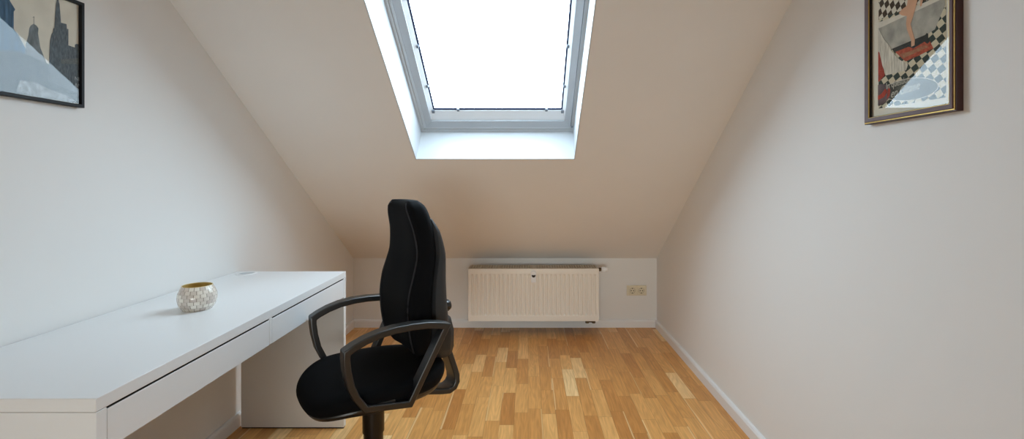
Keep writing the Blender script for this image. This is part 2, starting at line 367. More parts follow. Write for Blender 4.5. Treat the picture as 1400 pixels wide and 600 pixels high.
# slope frame: x across, s up the slope from the lower skylight edge, t out through the roof
ct = 1/math.hypot(1, TAN); st = TAN*ct
SY = 2.861; SZ = slope_z(SY)
SM = Matrix(((1, 0, 0, 0), (0, -ct, st, SY), (0, st, ct, SZ), (0, 0, 0, 1)))
S0 = -(YB-SY)/ct; S1 = (SY-YT)/ct            # slope ends: knee wall, flat ceiling
HX0, HX1, HS1 = -.644, .265, 1.25            # skylight opening in the ceiling plane
WX0, WX1 = -.636, .270                       # opening at the window itself
TW = .20                                     # depth of the lining
bm = bmesh.new(); g = .003
for a in ((XL-.1, XR+.1, S0, -g), (XL-.1, XR+.1, HS1+g, S1), (XL-.1, HX0-g, -g, HS1+g), (HX1+g, XR+.1, -g, HS1+g)):
    box(bm, a[0], a[1], a[2], a[3], 0, .012, SM)
box(bm, XL-.1, XR+.1, YF-.1, YT, TOP, TOP+.1)
structure(build('ceiling', bm, CEIL))

# window: lining, frame, sash, beads, pane
def board(bm, p0, p1, q0, q1, thick):        # quad p0 p1 (room edge) q1 q0 (window edge), thickened outwards
    prism(bm, [SM @ Vector(p0), SM @ Vector(p1), SM @ Vector(q1), SM @ Vector(q0)], SM.to_3x3() @ Vector(thick))
bm = bmesh.new(); th = .005
board(bm, (HX0, 0, -.001), (HX1, 0, -.001), (WX0, 0, TW), (WX1, 0, TW), (0, -th, 0))
board(bm, (HX0, HS1, -.001), (HX1, HS1, -.001), (WX0, HS1, TW), (WX1, HS1, TW), (0, th, 0))
board(bm, (HX0, -th, -.001), (HX0, HS1+th, -.001), (WX0, -th, TW), (WX0, HS1+th, TW), (-th, 0, 0))
board(bm, (HX1, -th, -.001), (HX1, HS1+th, -.001), (WX1, -th, TW), (WX1, HS1+th, TW), (th, 0, 0))
win = structure(build('window_1', bm, REVEAL))

def ring(bm, x0, x1, s0, s1, X0, X1, R0, R1, t0, t1, ti=None):
    """picture-frame ring: outer x0..x1,s0..s1; inner X0..X1,R0..R1; front at t0 (inner edge at ti), back at t1"""
    ti = t0 if ti is None else ti
    o = [(x0, s0), (x1, s0), (x1, s1), (x0, s1)]; i = [(X0, R0), (X1, R0), (X1, R1), (X0, R1)]
    of = [bm.verts.new(SM @ Vector((x, s, t0))) for x, s in o]; inf = [bm.verts.new(SM @ Vector((x, s, ti))) for x, s in i]
    ob = [bm.verts.new(SM @ Vector((x, s, t1))) for x, s in o]; inb = [bm.verts.new(SM @ Vector((x, s, t1))) for x, s in i]
    for k in range(4):
        j = (k+1) % 4
        bm.faces.new((of[k], of[j], inf[j], inf[k])); bm.faces.new((inf[k], inf[j], inb[j], inb[k]))
        bm.faces.new((inb[k], inb[j], ob[j], ob[k])); bm.faces.new((ob[k], ob[j], of[j], of[k]))
FX0, FX1, FS0, FS1 = -.604, .253, .041, HS1-.04      # frame inner edge
bm = bmesh.new(); ring(bm, WX0-.03, WX1+.03, -.03, HS1+.03, WX0+.016, WX1-.008, .016, HS1-.016, TW, TW+.09, TW)
ring(bm, WX0+.016, WX1-.008, .016, HS1-.016, FX0, FX1, FS0, FS1, TW+.006, TW+.09)
build('window_frame', bm, FRAMEL, win)
bm = bmesh.new(); gp = .004
ring(bm, FX0-.004, FX1+.004, FS0-.004, FS1+.004, FX0+gp+.006, FX1-gp-.006, FS0+gp+.006, FS1-gp-.006, TW+.02, TW+.09)
build('gasket', bm, GASKET, win)
SX0, SX1, SS0, SS1 = FX0+.040, FX1-.040, FS0+.050, FS1-.05
bm = bmesh.new(); ring(bm, FX0+gp, FX1-gp, FS0+gp, FS1-gp, SX0, SX1, SS0, SS1, TW-.004, TW+.08, TW+.004)
sash = build('sash', bm, FRAME, win)
PX0, PX1, PS0, PS1 = SX0+.020, SX1-.016, SS0+.070, SS1-.03
bm = bmesh.new(); ring(bm, SX0-.001, SX1+.001, SS0-.001, SS1+.001, PX0, PX1, PS0, PS1, TW+.012, TW+.075, TW+.024)
build('glazing_bead', bm, BEAD, win)
bm = bmesh.new(); box(bm, PX0-.006, PX1+.006, PS0-.006, PS1+.006, TW+.05, TW+.056, SM); build('window_pane', bm, GLASS, win)
bm = bmesh.new()
lathe(bm, [(.006, 0), (.006, .004), (.003, .006)], 14, SM @ Matrix.Translation((WX1-.012, .05, TW-.004)) @ Matrix.Rotation(math.pi, 4, 'X'))
build('latch_pin', bm, CLIP, win)

# clip-in white screen in front of the pane
scr = empty('window_screen', SM @ Vector(((PX0+PX1)/2, PS0, TW+.04)), 'plain white daylit screen clipped inside the skylight sash', 'window screen')
def in_scr(o):
    o.parent = scr; o.matrix_parent_inverse = Matrix.Translation(-scr.location); return o
e = .009
bm = bmesh.new(); box(bm, PX0+.002, PX1-.002, PS0+.002, PS1-.002, TW+.034, TW+.038, SM); in_scr(build('screen_cloth', bm, SCREEN))
bm = bmesh.new(); ring(bm, PX0, PX1, PS0, PS1, PX0+e, PX1-e, PS0+e*1.5, PS1-e, TW+.029, TW+.040); in_scr(build('edge_strip', bm, NAVY))
for s in (.36, .64, .92):
    for x in (PX0, PX1):
        bm = bmesh.new(); box(bm, x-.006, x+.006, s-.009, s+.009, TW+.018, TW+.034, SM); in_scr(build('clip', bm, CLIP, bevel=.002))
for x in (-.40, .105):
    bm = bmesh.new(); box(bm, x-.007, x+.007, PS0-.003, PS0+.017, TW+.018, TW+.034, SM); in_scr(build('clip', bm, CLIP, bevel=.002))
for x in (PX0, PX1):
    bm = bmesh.new(); box(bm, x-.008, x+.008, PS0-.016, PS0+.008, TW+.016, TW+.034, SM); in_scr(build('corner_clip', bm, CLIP, bevel=.002))

# baseboards: a board with an eased top edge
def skirting(name, a, b, inward, h=.062, t=.018):
    bm = bmesh.new(); a = Vector(a); b = Vector(b); n = Vector(inward)
    prof = [(0, 0), (t, 0), (t, h-.012), (t*.75, h-.003), (t*.45, h), (0, h)]
    prism(bm, [a+n*u+Vector((0, 0, v)) for u, v in prof], b-a)
    return structure(build(name, bm, TRIM))
skirting('baseboard_back', (XL, YB, 0), (XR, YB, 0), (0, -1, 0))
skirting('baseboard_left', (XL, YF, 0), (XL, YB-.018, 0), (1, 0, 0))
skirting('baseboard_right', (XR, YF, 0), (XR, YB-.018, 0), (-1, 0, 0))
skirting('baseboard_front', (XL+.018, YF, 0), (XR-.018, YF, 0), (0, 1, 0))

# ------------------------------------------------------------------ desk
DX0, DX1, DY0, DY1 = -1.378, -.884, 1.017, 2.414
desk = empty('desk', (0, 0, 0), 'long white desk with two flat drawers along the left wall', 'desk')
desk.location = (DX0, DY0, 0)
dp = Matrix.Translation((-DX0, -DY0, 0))
def dk(name, bm, mat, parent=None, bevel=None):
    if parent is None: bmesh.ops.transform(bm, matrix=dp, verts=bm.verts)
    o = build(name, bm, mat, parent or desk, bevel=bevel); return o
bm = bmesh.new(); box(bm, -1.409, DX1, DY0, DY1, .7215, .75); top = dk('tabletop', bm, DESKW, bevel=.0015)
for y in (DY0+.001, DY1-.027):
    bm = bmesh.new(); box(bm, DX0, DX1, y, y+.026, .006, .7205); pn = dk('side_panel', bm, DESKW, bevel=.001)
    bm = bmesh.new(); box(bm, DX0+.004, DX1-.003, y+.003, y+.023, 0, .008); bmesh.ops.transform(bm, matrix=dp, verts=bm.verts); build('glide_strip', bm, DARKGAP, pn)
YM = 1.709
bm = bmesh.new(); box(bm, DX0+.02, DX1, YM-.008, YM+.008, .632, .7205); dk('divider', bm, DESKW, bevel=.001)
bm = bmesh.new(); box(bm, DX0+.02, DX0+.036, DY0+.028, DY1-.028, .56, .7205); dk('rear_rail', bm, DESKW, bevel=.001)
for y0, y1 in ((DY0+.0285, YM-.0095), (YM+.0095, DY1-.0285)):
    bm = bmesh.new(); box(bm, DX1-.018, DX1-.0005, y0, y1, .631, .7165); f = dk('drawer', bm, DESKW, bevel=.001)
    bm = bmesh.new(); box(bm, DX1-.0175, DX1-.0012, y0+.001, y1-.001, .7166, .7178); bmesh.ops.transform(bm, matrix=dp, verts=bm.verts); build('gap_shade', bm, DARKGAP, f)  # dark strip painted in as the shade of the gap under the tabletop
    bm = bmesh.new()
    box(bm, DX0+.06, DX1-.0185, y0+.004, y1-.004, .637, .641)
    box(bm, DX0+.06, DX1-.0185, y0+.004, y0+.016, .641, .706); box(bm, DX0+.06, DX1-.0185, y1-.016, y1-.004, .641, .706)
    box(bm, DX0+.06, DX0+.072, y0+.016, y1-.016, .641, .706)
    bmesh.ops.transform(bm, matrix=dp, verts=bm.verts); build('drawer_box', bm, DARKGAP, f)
bm = bmesh.new()
lathe(bm, [(.034, .0), (.047, .0), (.047, .0025), (.044, .0045), (.037, .0045), (.034, .002), (.034, .0)], 40, Matrix.Translation((-1.333, 2.354, .7495)), False, False)
gr = dk('cable_grommet', bm, TRIM)
gr['label'] = 'round white cable outlet ring'
bm = bmesh.new(); lathe(bm, [(.0345, 0), (.0345, .0012)], 32, Matrix.Translation((-1.333, 2.354, .7495)))
box(bm, -1.333-.02, -1.333+.02, 2.338, 2.345, .7505, .7525)
bmesh.ops.transform(bm, matrix=dp, verts=bm.verts); build('outlet_cap', bm, FRAMEL, gr)

# ------------------------------------------------------------------ mosaic candle bowl
bowl = empty('candle_bowl', (-1.143, 1.719, .75), 'small round mother of pearl mosaic candle bowl on the white desk', 'candle holder', .3)
H = .082
prof = [(.036, .0), (.041, .002)]
tab = [(0, .044), (.007, .049), (.018, .0555), (.032, .0590), (.044, .0598), (.056, .0580), (.068, .0535), (.077, .0485), (H, .0465)]
bm = bmesh.new(); lathe(bm, [(interp(tab, H*k/28), H*k/28) for k in range(29)], 64, None, True, False, uv=True)
build('mosaic_wall', bm, MOSAIC, bowl, smooth=True)
bm = bmesh.new(); lathe(bm, [(.0467, H-.0005), (.0455, H+.001), (.0435, H)]+[(interp(tab, H*k/14)-.0035, max(.006, H*k/14)) for k in range(13, 0, -1)], 64, None, False, True)
build('inner_glass', bm, BOWLIN, bowl, smooth=True)

# ------------------------------------------------------------------ radiator
RX0, RX1, RY0, RY1, RZ0, RZ1 = -.458, .542, 3.805, 3.965, .109, .509
rad = empty('radiator', (RX0, RY1, RZ0), 'white ribbed panel radiator on the low wall below the skylight', 'radiator')
rp_ = Matrix.Translation((-RX0, -RY1, -RZ0))
def rd(name, bm, mat, parent=None, **k):
    bmesh.ops.transform(bm, matrix=rp_, verts=bm.verts)
    return build(name, bm, mat, parent or rad, **k)
def ribbed(bm, yf, sgn, x0=RX0, x1=RX1):
    """pressed front sheet: flat border, vertical channels with rounded ends"""
    nrib = 29; pitch = .0335; xa = (x0+x1)/2-nrib*pitch/2
    xs = [x0]+[xa+pitch*(k/8) for k in range(nrib*8+1)]+[x1]
    zs = [RZ0, RZ0+.012, RZ0+.036]+[RZ0+.040+.004*k for k in range(6)]+[RZ0+.07, RZ0+.2, RZ1-.065]+[RZ1-.060+.004*k for k in range(6)]+[RZ1-.036, RZ1-.012, RZ1]
    G = []
    for z in zs:
        row = []
        e0 = min(1, max(0, (z-(RZ0+.040))/.016)); e1 = min(1, max(0, ((RZ1-.038)-z)/.016)); em = min(e0, e1); em = em*em*(3-2*em)
        for x in xs:
            u = (x-xa)/pitch; fr = u-math.floor(u)
            d = 0
            if 0 <= u <= nrib:
                t = max(0, 1-abs(fr-.5)/.27); t = min(1, t*2.2); d = .0085*(t*t*(3-2*t))*em
            row.append(bm.verts.new((x, yf+sgn*d, z)))
        G.append(row)
    for i in range(len(G)-1):
        for k in range(len(xs)-1): bm.faces.new((G[i][k], G[i][k+1], G[i+1][k+1], G[i+1][k]))
    return G
bm = bmesh.new(); G = ribbed(bm, RY0, 1)
# fold the sheet back round its edges
back = RY0+.016
b0 = [bm.verts.new((v.co.x, back, RZ0)) for v in G[0]]; b1 = [bm.verts.new((v.co.x, back, RZ1)) for v in G[-1]]
for k in range(len(b0)-1):
    bm.faces.new((G[0][k], b0[k], b0[k+1], G[0][k+1])); bm.faces.new((G[-1][k], G[-1][k+1], b1[k+1], b1[k]))
bm.faces.new([b0[0], *[r[0] for r in G], b1[0]]); bm.faces.new([b1[-1], *[r[-1] for r in G[::-1]], b0[-1]])
bm.faces.new([b0[0]]+b1+[*b0[:0:-1]])
rd('front_panel', bm, RADW, smooth=True)
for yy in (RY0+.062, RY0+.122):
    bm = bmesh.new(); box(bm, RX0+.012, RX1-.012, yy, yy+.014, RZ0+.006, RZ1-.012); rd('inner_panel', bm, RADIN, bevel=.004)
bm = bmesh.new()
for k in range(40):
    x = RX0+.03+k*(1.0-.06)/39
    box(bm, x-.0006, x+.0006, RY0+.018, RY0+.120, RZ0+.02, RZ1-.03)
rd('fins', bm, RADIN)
for x in (RX0+.001, RX1-.003):
    bm = bmesh.new(); box(bm, x, x+.002, RY0+.0165, RY1-.002, RZ0+.01, RZ1+.001)
    rd('side_cover', bm, RADW, bevel=.0008)
bm = bmesh.new()
zt = RZ1+.002
box(bm, RX0+.006, RX1-.006, RY0+.006, RY0+.016, RZ1-.004, zt); box(bm, RX0+.006, RX1-.006, RY1-.014, RY1-.004, RZ1-.004, zt)
for yy in (RY0+.050, RY0+.084, RY0+.117): box(bm, RX0+.006, RX1-.006, yy-.0022, yy+.0022, RZ1-.004, zt)
n = 51
for k in range(n):
    x = RX0+.010+k*(RX1-RX0-.02)/(n-1)
    w = .0034 if k != 25 else .012
    box(bm, x-w, x+w, RY0+.010, RY1-.006, RZ1-.003, zt-.0004)
rd('top_grille', bm, GRILL)
# heat cost meter clamped on the front
mx = (729.5-722)/178.7
bm = bmesh.new()
pts = [(-.017, -.044), (.017, -.044), (.019, -.040), (.019, .030)]+[(.019*math.cos(a), .030+.012*math.sin(a)) for a in [math.pi*k/10 for k in range(1, 10)]]+[(-.019, .030), (-.019, -.040)]
prism(bm, [(mx+x, RY0+.003, .4525+z) for x, z in pts], (0, -.026, 0))
hm = rd('heat_meter', bm, TRIM, bevel=.003); hm['label'] = 'cream heat meter with dark dial'
bm = bmesh.new()
arc = [(.0145*math.cos(a), .0145*math.sin(a)) for a in [math.pi*(1+k/16) for k in range(17)]]
prism(bm, [(mx+x, RY0-.0225, .462+z) for x, z in arc+[(.013, .006), (.004, .003), (-.004, .003), (-.013, .006)]], (0, -.002, 0))
bmesh.ops.transform(bm, matrix=rp_, verts=bm.verts); build('meter_dial', bm, HOLE, hm)
bm = bmesh.new(); box(bm, mx-.012, mx+.012, RY0-.004, RY0+.004, .395, .403); bmesh.ops.transform(bm, matrix=rp_, verts=bm.verts); build('meter_clip', bm, RADW, hm, bevel=.002)
# thermostat valve on the right
vz = .492; vy = RY0+.07
bm = bmesh.new()
lathe(bm, [(.008, 0), (.011, .003), (.011, .012), (.0145, .013), (.0145, .027), (.011, .028), (.011, .034)], 20, axis_matrix((RX1-.002, vy, vz), (1, 0, 0)))
vb = rd('valve_body', bm, BRASS, smooth=True); vb['label'] = 'dark brass valve body'
bm = bmesh.new()
lathe(bm, [(.012, .030), (.0165, .032), (.019, .036), (.019, .052), (.0175, .066), (.0165, .075), (.012, .079)], 28, axis_matrix((RX1-.002, vy, vz), (1, 0, 0)))
for k in range(14):
    a = 2*math.pi*k/14
    tube(bm, [(RX1+.036, vy+.019*math.cos(a), vz+.019*math.sin(a)), (RX1+.058, vy+.0187*math.cos(a), vz+.0187*math.sin(a))], .0016, 6)
rd('thermostat_knob', bm, KNOBW, smooth=True)
# H-block with two unions and pipe elbows into the wall
bm = bmesh.new()
for x in (.458, .508):
    tube(bm, [(x, RY0+.05, RZ0+.012), (x, RY0+.05, RZ0-.006)], .010, 14)
    tube(bm, [(x, RY0+.05, RZ0-.004), (x, RY0+.05, RZ0-.028)], .0145, 6)
    tube(bm, [(x, RY0+.05, RZ0-.018), (x, YB-.03, RZ0-.018)], .009, 12)
    tube(bm, [(x, YB-.034, RZ0-.018), (x, YB-.019, RZ0-.018)], .016, 16)
tube(bm, [(.458, RY0+.05, RZ0-.016), (.508, RY0+.05, RZ0-.016)], .008, 10)
rd('pipe_connector', bm, BRASS, smooth=True)
for x in (RX0+.18, RX1-.18):
    bm = bmesh.new(); box(bm, x-.015, x+.015, RY1-.03, YB-.0005, RZ0+.08, RZ1-.08); rd('wall_bracket', bm, RADIN, bevel=.002)

# ------------------------------------------------------------------ double socket
sx, sz = .876, .297
sock = empty('power_socket', (sx, YB, sz), 'cream double power socket on the low wall right of the radiator', 'socket')
bm = bmesh.new()
box(bm, -.080, .080, -.011, -.0004, -.0405, .0405)
build('cover_plate', bm, PLUG, sock, bevel=.004)
for dx in (-.036, .036):
    bm = bmesh.new(); box(bm, dx-.0315, dx+.0315, -.0145, -.008, -.0315, .0315)
    ins = build('socket_insert', bm, PLUG, sock, bevel=.003)
    bm = bmesh.new(); lathe(bm, [(.0225, .0), (.0225, .0015), (.0205, .0015), (.0198, -.006), (0.0005, -.006)], 36, axis_matrix((dx, -.0142, 0), (0, -1, 0)), False, False)
    build('socket_well', bm, material('cream_well_shaded', rgb(168, 154, 124), .5, noise=(10, .02)), ins)  # darker cream puts the shading of the well into its colour
    bm = bmesh.new()
    for q in (-.0095, .0095): lathe(bm, [(.0042, -.004), (.0042, .0025)], 14, axis_matrix((dx+q, -.013, 0), (0, -1, 0)))
    for q in (-1, 1): box(bm, dx-.0035, dx+.0035, -.0162, -.010, q*.0185-.0035, q*.0185+.0035)
    build('contact_holes', bm, HOLE, ins)

# ------------------------------------------------------------------ pictures
def flat_poly(bm, pts, x, dx, mat_index):
    a = [bm.verts.new((x, y, z)) for y, z in pts]
    f = bm.faces.new(a); f.material_index = mat_index
    b = [bm.verts.new((x-dx, y, z)) for y, z in pts]
    n = len(a)
    f.material_index = mat_index
    for i in range(n):
        q = bm.faces.new((a[i], a[(i+1) % n], b[(i+1) % n], b[i])); q.material_index = mat_index
def clip_poly(pts, y0, y1, z0, z1):
    def cut(p, inside, cross):
        o = []
        for i in range(len(p)):
            a, b = p[i-1], p[i]
            if inside(b):
                if not inside(a): o.append(cross(a, b))
                o.append(b)
            elif inside(a): o.append(cross(a, b))
        return o
    def at_y(v): return lambda a, b: (v, a[1]+(b[1]-a[1])*(v-a[0])/(b[0]-a[0]))
    def at_z(v): return lambda a, b: (a[0]+(b[0]-a[0])*(v-a[1])/(b[1]-a[1]), v)
    p = cut(pts, lambda q: q[0] >= y0, at_y(y0)); p = cut(p, lambda q: q[0] <= y1, at_y(y1))
    p = cut(p, lambda q: q[1] >= z0, at_z(z0)); p = cut(p, lambda q: q[1] <= z1, at_z(z1))
    o = []
    for q in p:
        if not o or abs(q[0]-o[-1][0])+abs(q[1]-o[-1][1]) > 1e-5: o.append(q)
    if len(o) > 2 and abs(o[0][0]-o[-1][0])+abs(o[0][1]-o[-1][1]) < 1e-5: o.pop()
    return o
def frame_ring(bm, y0, y1, z0, z1, w, xa, xb, xi=None):
    """frame ring in a wall plane: outer rect, width w, from the wall (xa) to the front (xb; inner lip at xi)"""
    xi = xb if xi is None else xi
    o = [(y0, z0), (y1, z0), (y1, z1), (y0, z1)]; i = [(y0+w, z0+w), (y1-w, z0+w), (y1-w, z1-w), (y0+w, z1-w)]
    V = lambda x, p: bm.verts.new((x, p[0], p[1]))
    of = [V(xb, p) for p in o]; inf = [V(xi, p) for p in i]; ob = [V(xa, p) for p in o]; inb = [V(xa, p) for p in i]
    for k in range(4):
        j = (k+1) % 4
        for q in ((of, inf), (inf, inb), (inb, ob), (ob, of)): bm.faces.new((q[0][k], q[0][j], q[1][j], q[1][k]))
def lettering(text, y, z, x, size, mat, parent, facing, name, tilt=0, squeeze=1, shear=0):
    cu = D.curves.new(name, 'FONT'); cu.body = text; cu.size = size; cu.extrude = .0002; cu.shear = shear
    tmp = D.objects.new(name, cu); COL.objects.link(tmp)
    me = D.meshes.new_from_object(tmp.evaluated_get(bpy.context.evaluated_depsgraph_get()))
    D.objects.remove(tmp)
    for p in me.polygons: p.material_index = 0
    me.materials.clear(); me.materials.append(mat); me.name = name
    # text runs along the reading direction on the wall: +y on the left wall, -y on the right wall
    R = Matrix(((0, 0, facing), (facing, 0, 0), (0, 1, 0))).to_4x4()
    R = Matrix.Translation((x, y, z)) @ R @ Matrix.Rotation(math.radians(tilt), 4, 'Z') @ Matrix.Diagonal((squeeze, 1, 1, 1))
    me.transform(R)
    o = D.objects.new(name, me); COL.objects.link(o); o.parent = parent; return o
def to_local(root):
    inv = Matrix.Translation(-root.location)
    for o in root.children_recursive:
        o.data.transform(inv)

# left: black frame, grey city towers
pl = empty('framed_picture', (XL, 1.311, 1.42), 'thin black framed grey print of city towers on the left wall', 'picture')
ly0, ly1, lz0, lz1 = 1.06, 1.562, 1.421, 1.750
bm = bmesh.new(); frame_ring(bm, ly0, ly1, lz0, lz1, .010, XL+.0008, XL+.0205, XL+.0205); build('frame', bm, BLACKF, pl, bevel=.0015)
bm = bmesh.new(); box(bm, XL+.003, XL+.008, ly0+.006, ly1-.006, lz0+.006, lz1-.006); build('backing_board', bm, BLACKF, pl)
LM = [printed('print_sky', (218, 213, 198), .1, 9, c2=(234, 228, 212)), printed('print_near_tower', (66, 94, 118), .35, 60, (1, 3, .25)),
      printed('print_dome_tower', (112, 120, 124), .25, 90, (1, 1, .4)), printed('print_spire', (90, 100, 106), .3, 110, (1, 2, .6)),
      printed('print_street', (80, 94, 106), .4, 50, (1, 1, 1), (96, 106, 112)), printed('print_ledge', (104, 110, 110), .2, 120), printed('print_haze', (120, 128, 132), .3, 70, c2=(164, 170, 172))]
bm = bmesh.new(); px = XL+.0095; lim = (ly0+.009, ly1-.009, lz0+.009, lz1-.009)
a = [bm.verts.new((px, y, z)) for y, z in ((lim[0], lim[2]), (lim[1], lim[2]), (lim[1], lim[3]), (lim[0], lim[3]))]; bm.faces.new(a)
for k, (nm, mi) in enumerate((('tower_near', 1), ('dome', 2), ('pole', 3), ('street', 4), ('spire', 3), ('ledge', 5), ('haze', 6), ('corner', 4))):
    flat_poly(bm, clip_poly(LEFT_PRINT[nm], *lim), px+.0002*(k+1), .0002, mi)
build('print', bm, LM, pl, recalc=False)
WHITEINK = printed('pale_ink', (176, 186, 192), .05)
lettering('NE', 1.5362, 1.5045, px+.002, .016, WHITEINK, pl, 1, 'print_lettering')
lettering('AN', 1.5362, 1.4845, px+.002, .016, WHITEINK, pl, 1, 'print_lettering')
bm = bmesh.new(); box(bm, XL+.0135, XL+.0155, ly0+.008, ly1-.008, lz0+.008, lz1-.008); build('glass', bm, GLASS, pl)
to_local(pl)

# right: mauve and gold frame, print of a bathroom
pr = empty('framed_picture', (XR, 1.347, 1.361), 'mauve and gold framed bathroom print on the right wall', 'picture')
ry0, ry1, rz0, rz1 = 1.187, 1.510, 1.362, 1.815
bm = bmesh.new(); frame_ring(bm, ry0, ry1, rz0, rz1, .006, XR-.0005, XR-.0185); build('outer_frame', bm, DKMAHOG, pr, bevel=.001)
bm = bmesh.new(); frame_ring(bm, ry0+.0025, ry1-.0025, rz0+.0025, rz1-.0025, .0035, XR-.012, XR-.0205); build('gold_edge', bm, GOLD, pr, bevel=.0006)
bm = bmesh.new(); frame_ring(bm, ry0+.006, ry1-.006, rz0+.006, rz1-.006, .0125, XR-.004, XR-.0235, XR-.0205); build('face_moulding', bm, MAHOG, pr, bevel=.001)
bm = bmesh.new(); frame_ring(bm, ry0+.0182, ry1-.0182, rz0+.0182, rz1-.0182, .0028, XR-.004, XR-.0165); build('black_fillet', bm, BLACKF, pr)
bm = bmesh.new(); frame_ring(bm, ry0+.0183, ry1-.0183, rz0+.0183, rz1-.0183, .0010, XR-.0168, XR-.0200); build('gold_slip', bm, GOLD, pr)
bm = bmesh.new(); box(bm, XR-.009, XR-.003, ry0+.005, ry1-.005, rz0+.005, rz1-.005); build('backing_board', bm, PAPER, pr)
RM = [PAPER, checker_print('print_wall_tiles', (60, 48, 36), (214, 208, 190), 24, .016, .019), checker_print('print_floor_tiles', (48, 62, 58), (206, 196, 168), 28, .021, .017),
      printed('print_tub', (150, 148, 138), .15, 25, c2=(190, 186, 172)), printed('print_rim', (212, 206, 190), .06, 40), printed('print_towel', (188, 180, 160), .2, 45, (1, 5, .6), (226, 220, 204)),
      printed('print_red', (150, 56, 44), .3, 60), printed('print_rug', (160, 76, 56), .3, 90), printed('print_rug_middle', (196, 150, 110), .3, 130, c2=(150, 80, 60)),
      printed('print_skin', (206, 160, 128), .08, 20), printed('print_dark', (46, 52, 52), .2, 50), printed('print_oval', (66, 68, 62), .25, 40, c2=(96, 100, 92)), printed('print_grey', (92, 78, 80), .25, 40)]
order = (('wall_tiles', 1), ('floor_tiles', 2), ('tub', 3), ('rim', 4), ('shadow', 10), ('rug', 7), ('rugmid', 8), ('bottle', 10), ('figure', 9), ('redcloth', 6), ('towel', 5), ('ovalrim', 4), ('oval', 11), ('hat', 12), ('hatband', 6), ('hatred', 6))
bm = bmesh.new(); px = XR-.0092
lim = (1.210, 1.4625, 1.396, 1.79)
for k, (nm, mi) in enumerate(order):
    flat_poly(bm, clip_poly(RIGHT_PRINT[nm], *lim), px-.00015*(k+1), -.00015, mi)
build('print', bm, RM, pr, recalc=False)
CREAMINK = printed('cream_ink', (196, 194, 180), .05)
lettering('In question', 1.428, 1.456, px-.0030, .026, CREAMINK, pr, -1, 'print_lettering', 3, .78)
lettering('en Gitane', 1.410, 1.428, px-.0030, .034, CREAMINK, pr, -1, 'print_lettering', 4, .78, .35)
bm = bmesh.new(); box(bm, XR-.0150, XR-.0135, ry0+.019, ry1-.019, rz0+.019, rz1-.019); build('glass', bm, GLASS, pr)
to_local(pr)

# ------------------------------------------------------------------ office chair (local: +x forward, +y its left)
chair = empty('office_chair', (-.584, 1.878, 0), 'black swivel office chair with loop armrests beside the white desk', 'chair', math.radians(-145.0))
# seat cushion
def superellipse(a, b, n, e, cx=0):
    out = []
    for k in range(n):
        t = 2*math.pi*k/n; c, s = math.cos(t), math.sin(t)
        out.append((cx+a*math.copysign(abs(c)**(2/e), c), b*math.copysign(abs(s)**(2/e), s)))
    return out
def seat_shape(x, y, z):
    front = max(0, x-.10); z -= 1.6*front*front                 # waterfall front edge
    back = max(0, -x-.14); z += .9*back*back
    return (x, y*(1-.10*max(0, -x)/.25), z)
bm = bmesh.new(); rings = []
for z, k in ((.428, .90), (.436, .955), (.452, .99), (.468, 1.0), (.482, .985), (.492, .945), (.498, .87), (.500, .76), (.4985, .60), (.495, .40), (.493, .20), (.4925, .06)):
    rings.append([seat_shape(x, y, z) for x, y in superellipse(.258*k, .238*k, 56, 2.9, .002)])
loft(bm, rings); build('seat', bm, FABRIC, chair, subsurf=1)
bm = bmesh.new(); rings = []
for z, k in ((.392, .50), (.394, .66), (.402, .82), (.416, .93), (.430, .965), (.437, .962), (.437, .93)):
    rings.append([seat_shape(x, y, z) for x, y in superellipse(.252*k, .232*k, 56, 2.9, .002)])
loft(bm, rings); build('seat_shell', bm, PLASTIC, chair, smooth=True)

# backrest
XC = [(.540, -.153), (.580, -.146), (.626, -.140), (.680, -.135), (.743, -.134), (.817, -.143), (.870, -.156), (.919, -.166), (1.0, -.162), (1.065, -.147), (1.118, -.134)]
HW = [(.540, .130), (.580, .165), (.626, .185), (.680, .196), (.743, .196), (.817, .184), (.870, .170), (.919, .160), (1.0, .145), (1.065, .134), (1.100, .118), (1.118, .095)]
TH = [(.540, .026), (.560, .042), (.600, .052), (.743, .056), (.90, .054), (1.065, .050), (1.100, .042), (1.118, .020)]
def back_ring(z, n=48):
    w, t, xc = interp(HW, z), interp(TH, z), interp(XC, z)
    out = []
    for k in range(n):
        a = 2*math.pi*k/n; c, s = math.cos(a), math.sin(a)
        y = w*math.copysign(abs(s)**(2/3.0), s); x = t*math.copysign(abs(c)**(2/2.6), c)
        x += .022*(abs(y)/max(w, .01))**2.2 if c > 0 else .010*(abs(y)/max(w, .01))**2   # side wings come forward
        out.append((xc+x, y, z))
    return out
zs = [.540, .543, .550, .562, .58, .61, .65, .69, .73, .77, .81, .85, .89, .93, .97, 1.01, 1.05, 1.08, 1.098, 1.108, 1.114, 1.118]
bm = bmesh.new(); loft(bm, [back_ring(z) for z in zs]); back_ = build('backrest', bm, FABRIC, chair, subsurf=1)
def seam_x(z, fr):
    w, t, xc = interp(HW, z), interp(TH, z), interp(XC, z)
    s = fr**1.5; c = math.sqrt(max(0, 1-s*s))
    return xc+t*c**(2/2.6)+.022*fr**2.2, w*fr
for sg in (-1, 1):
    bm = bmesh.new(); pts = []
    for k in range(36):
        z = .556+(1.106-.556)*k/35
        x, y = seam_x(z, interp([(.55, .90), (.65, .78), (.74, .77), (.85, .88), (.93, .90), (1.0, .86), (1.11, .76)], z)); pts.append((x+.0005, sg*y, z))
    tube(bm, pts, .0032, 8); build('piping', bm, PIPING, back_, smooth=True)
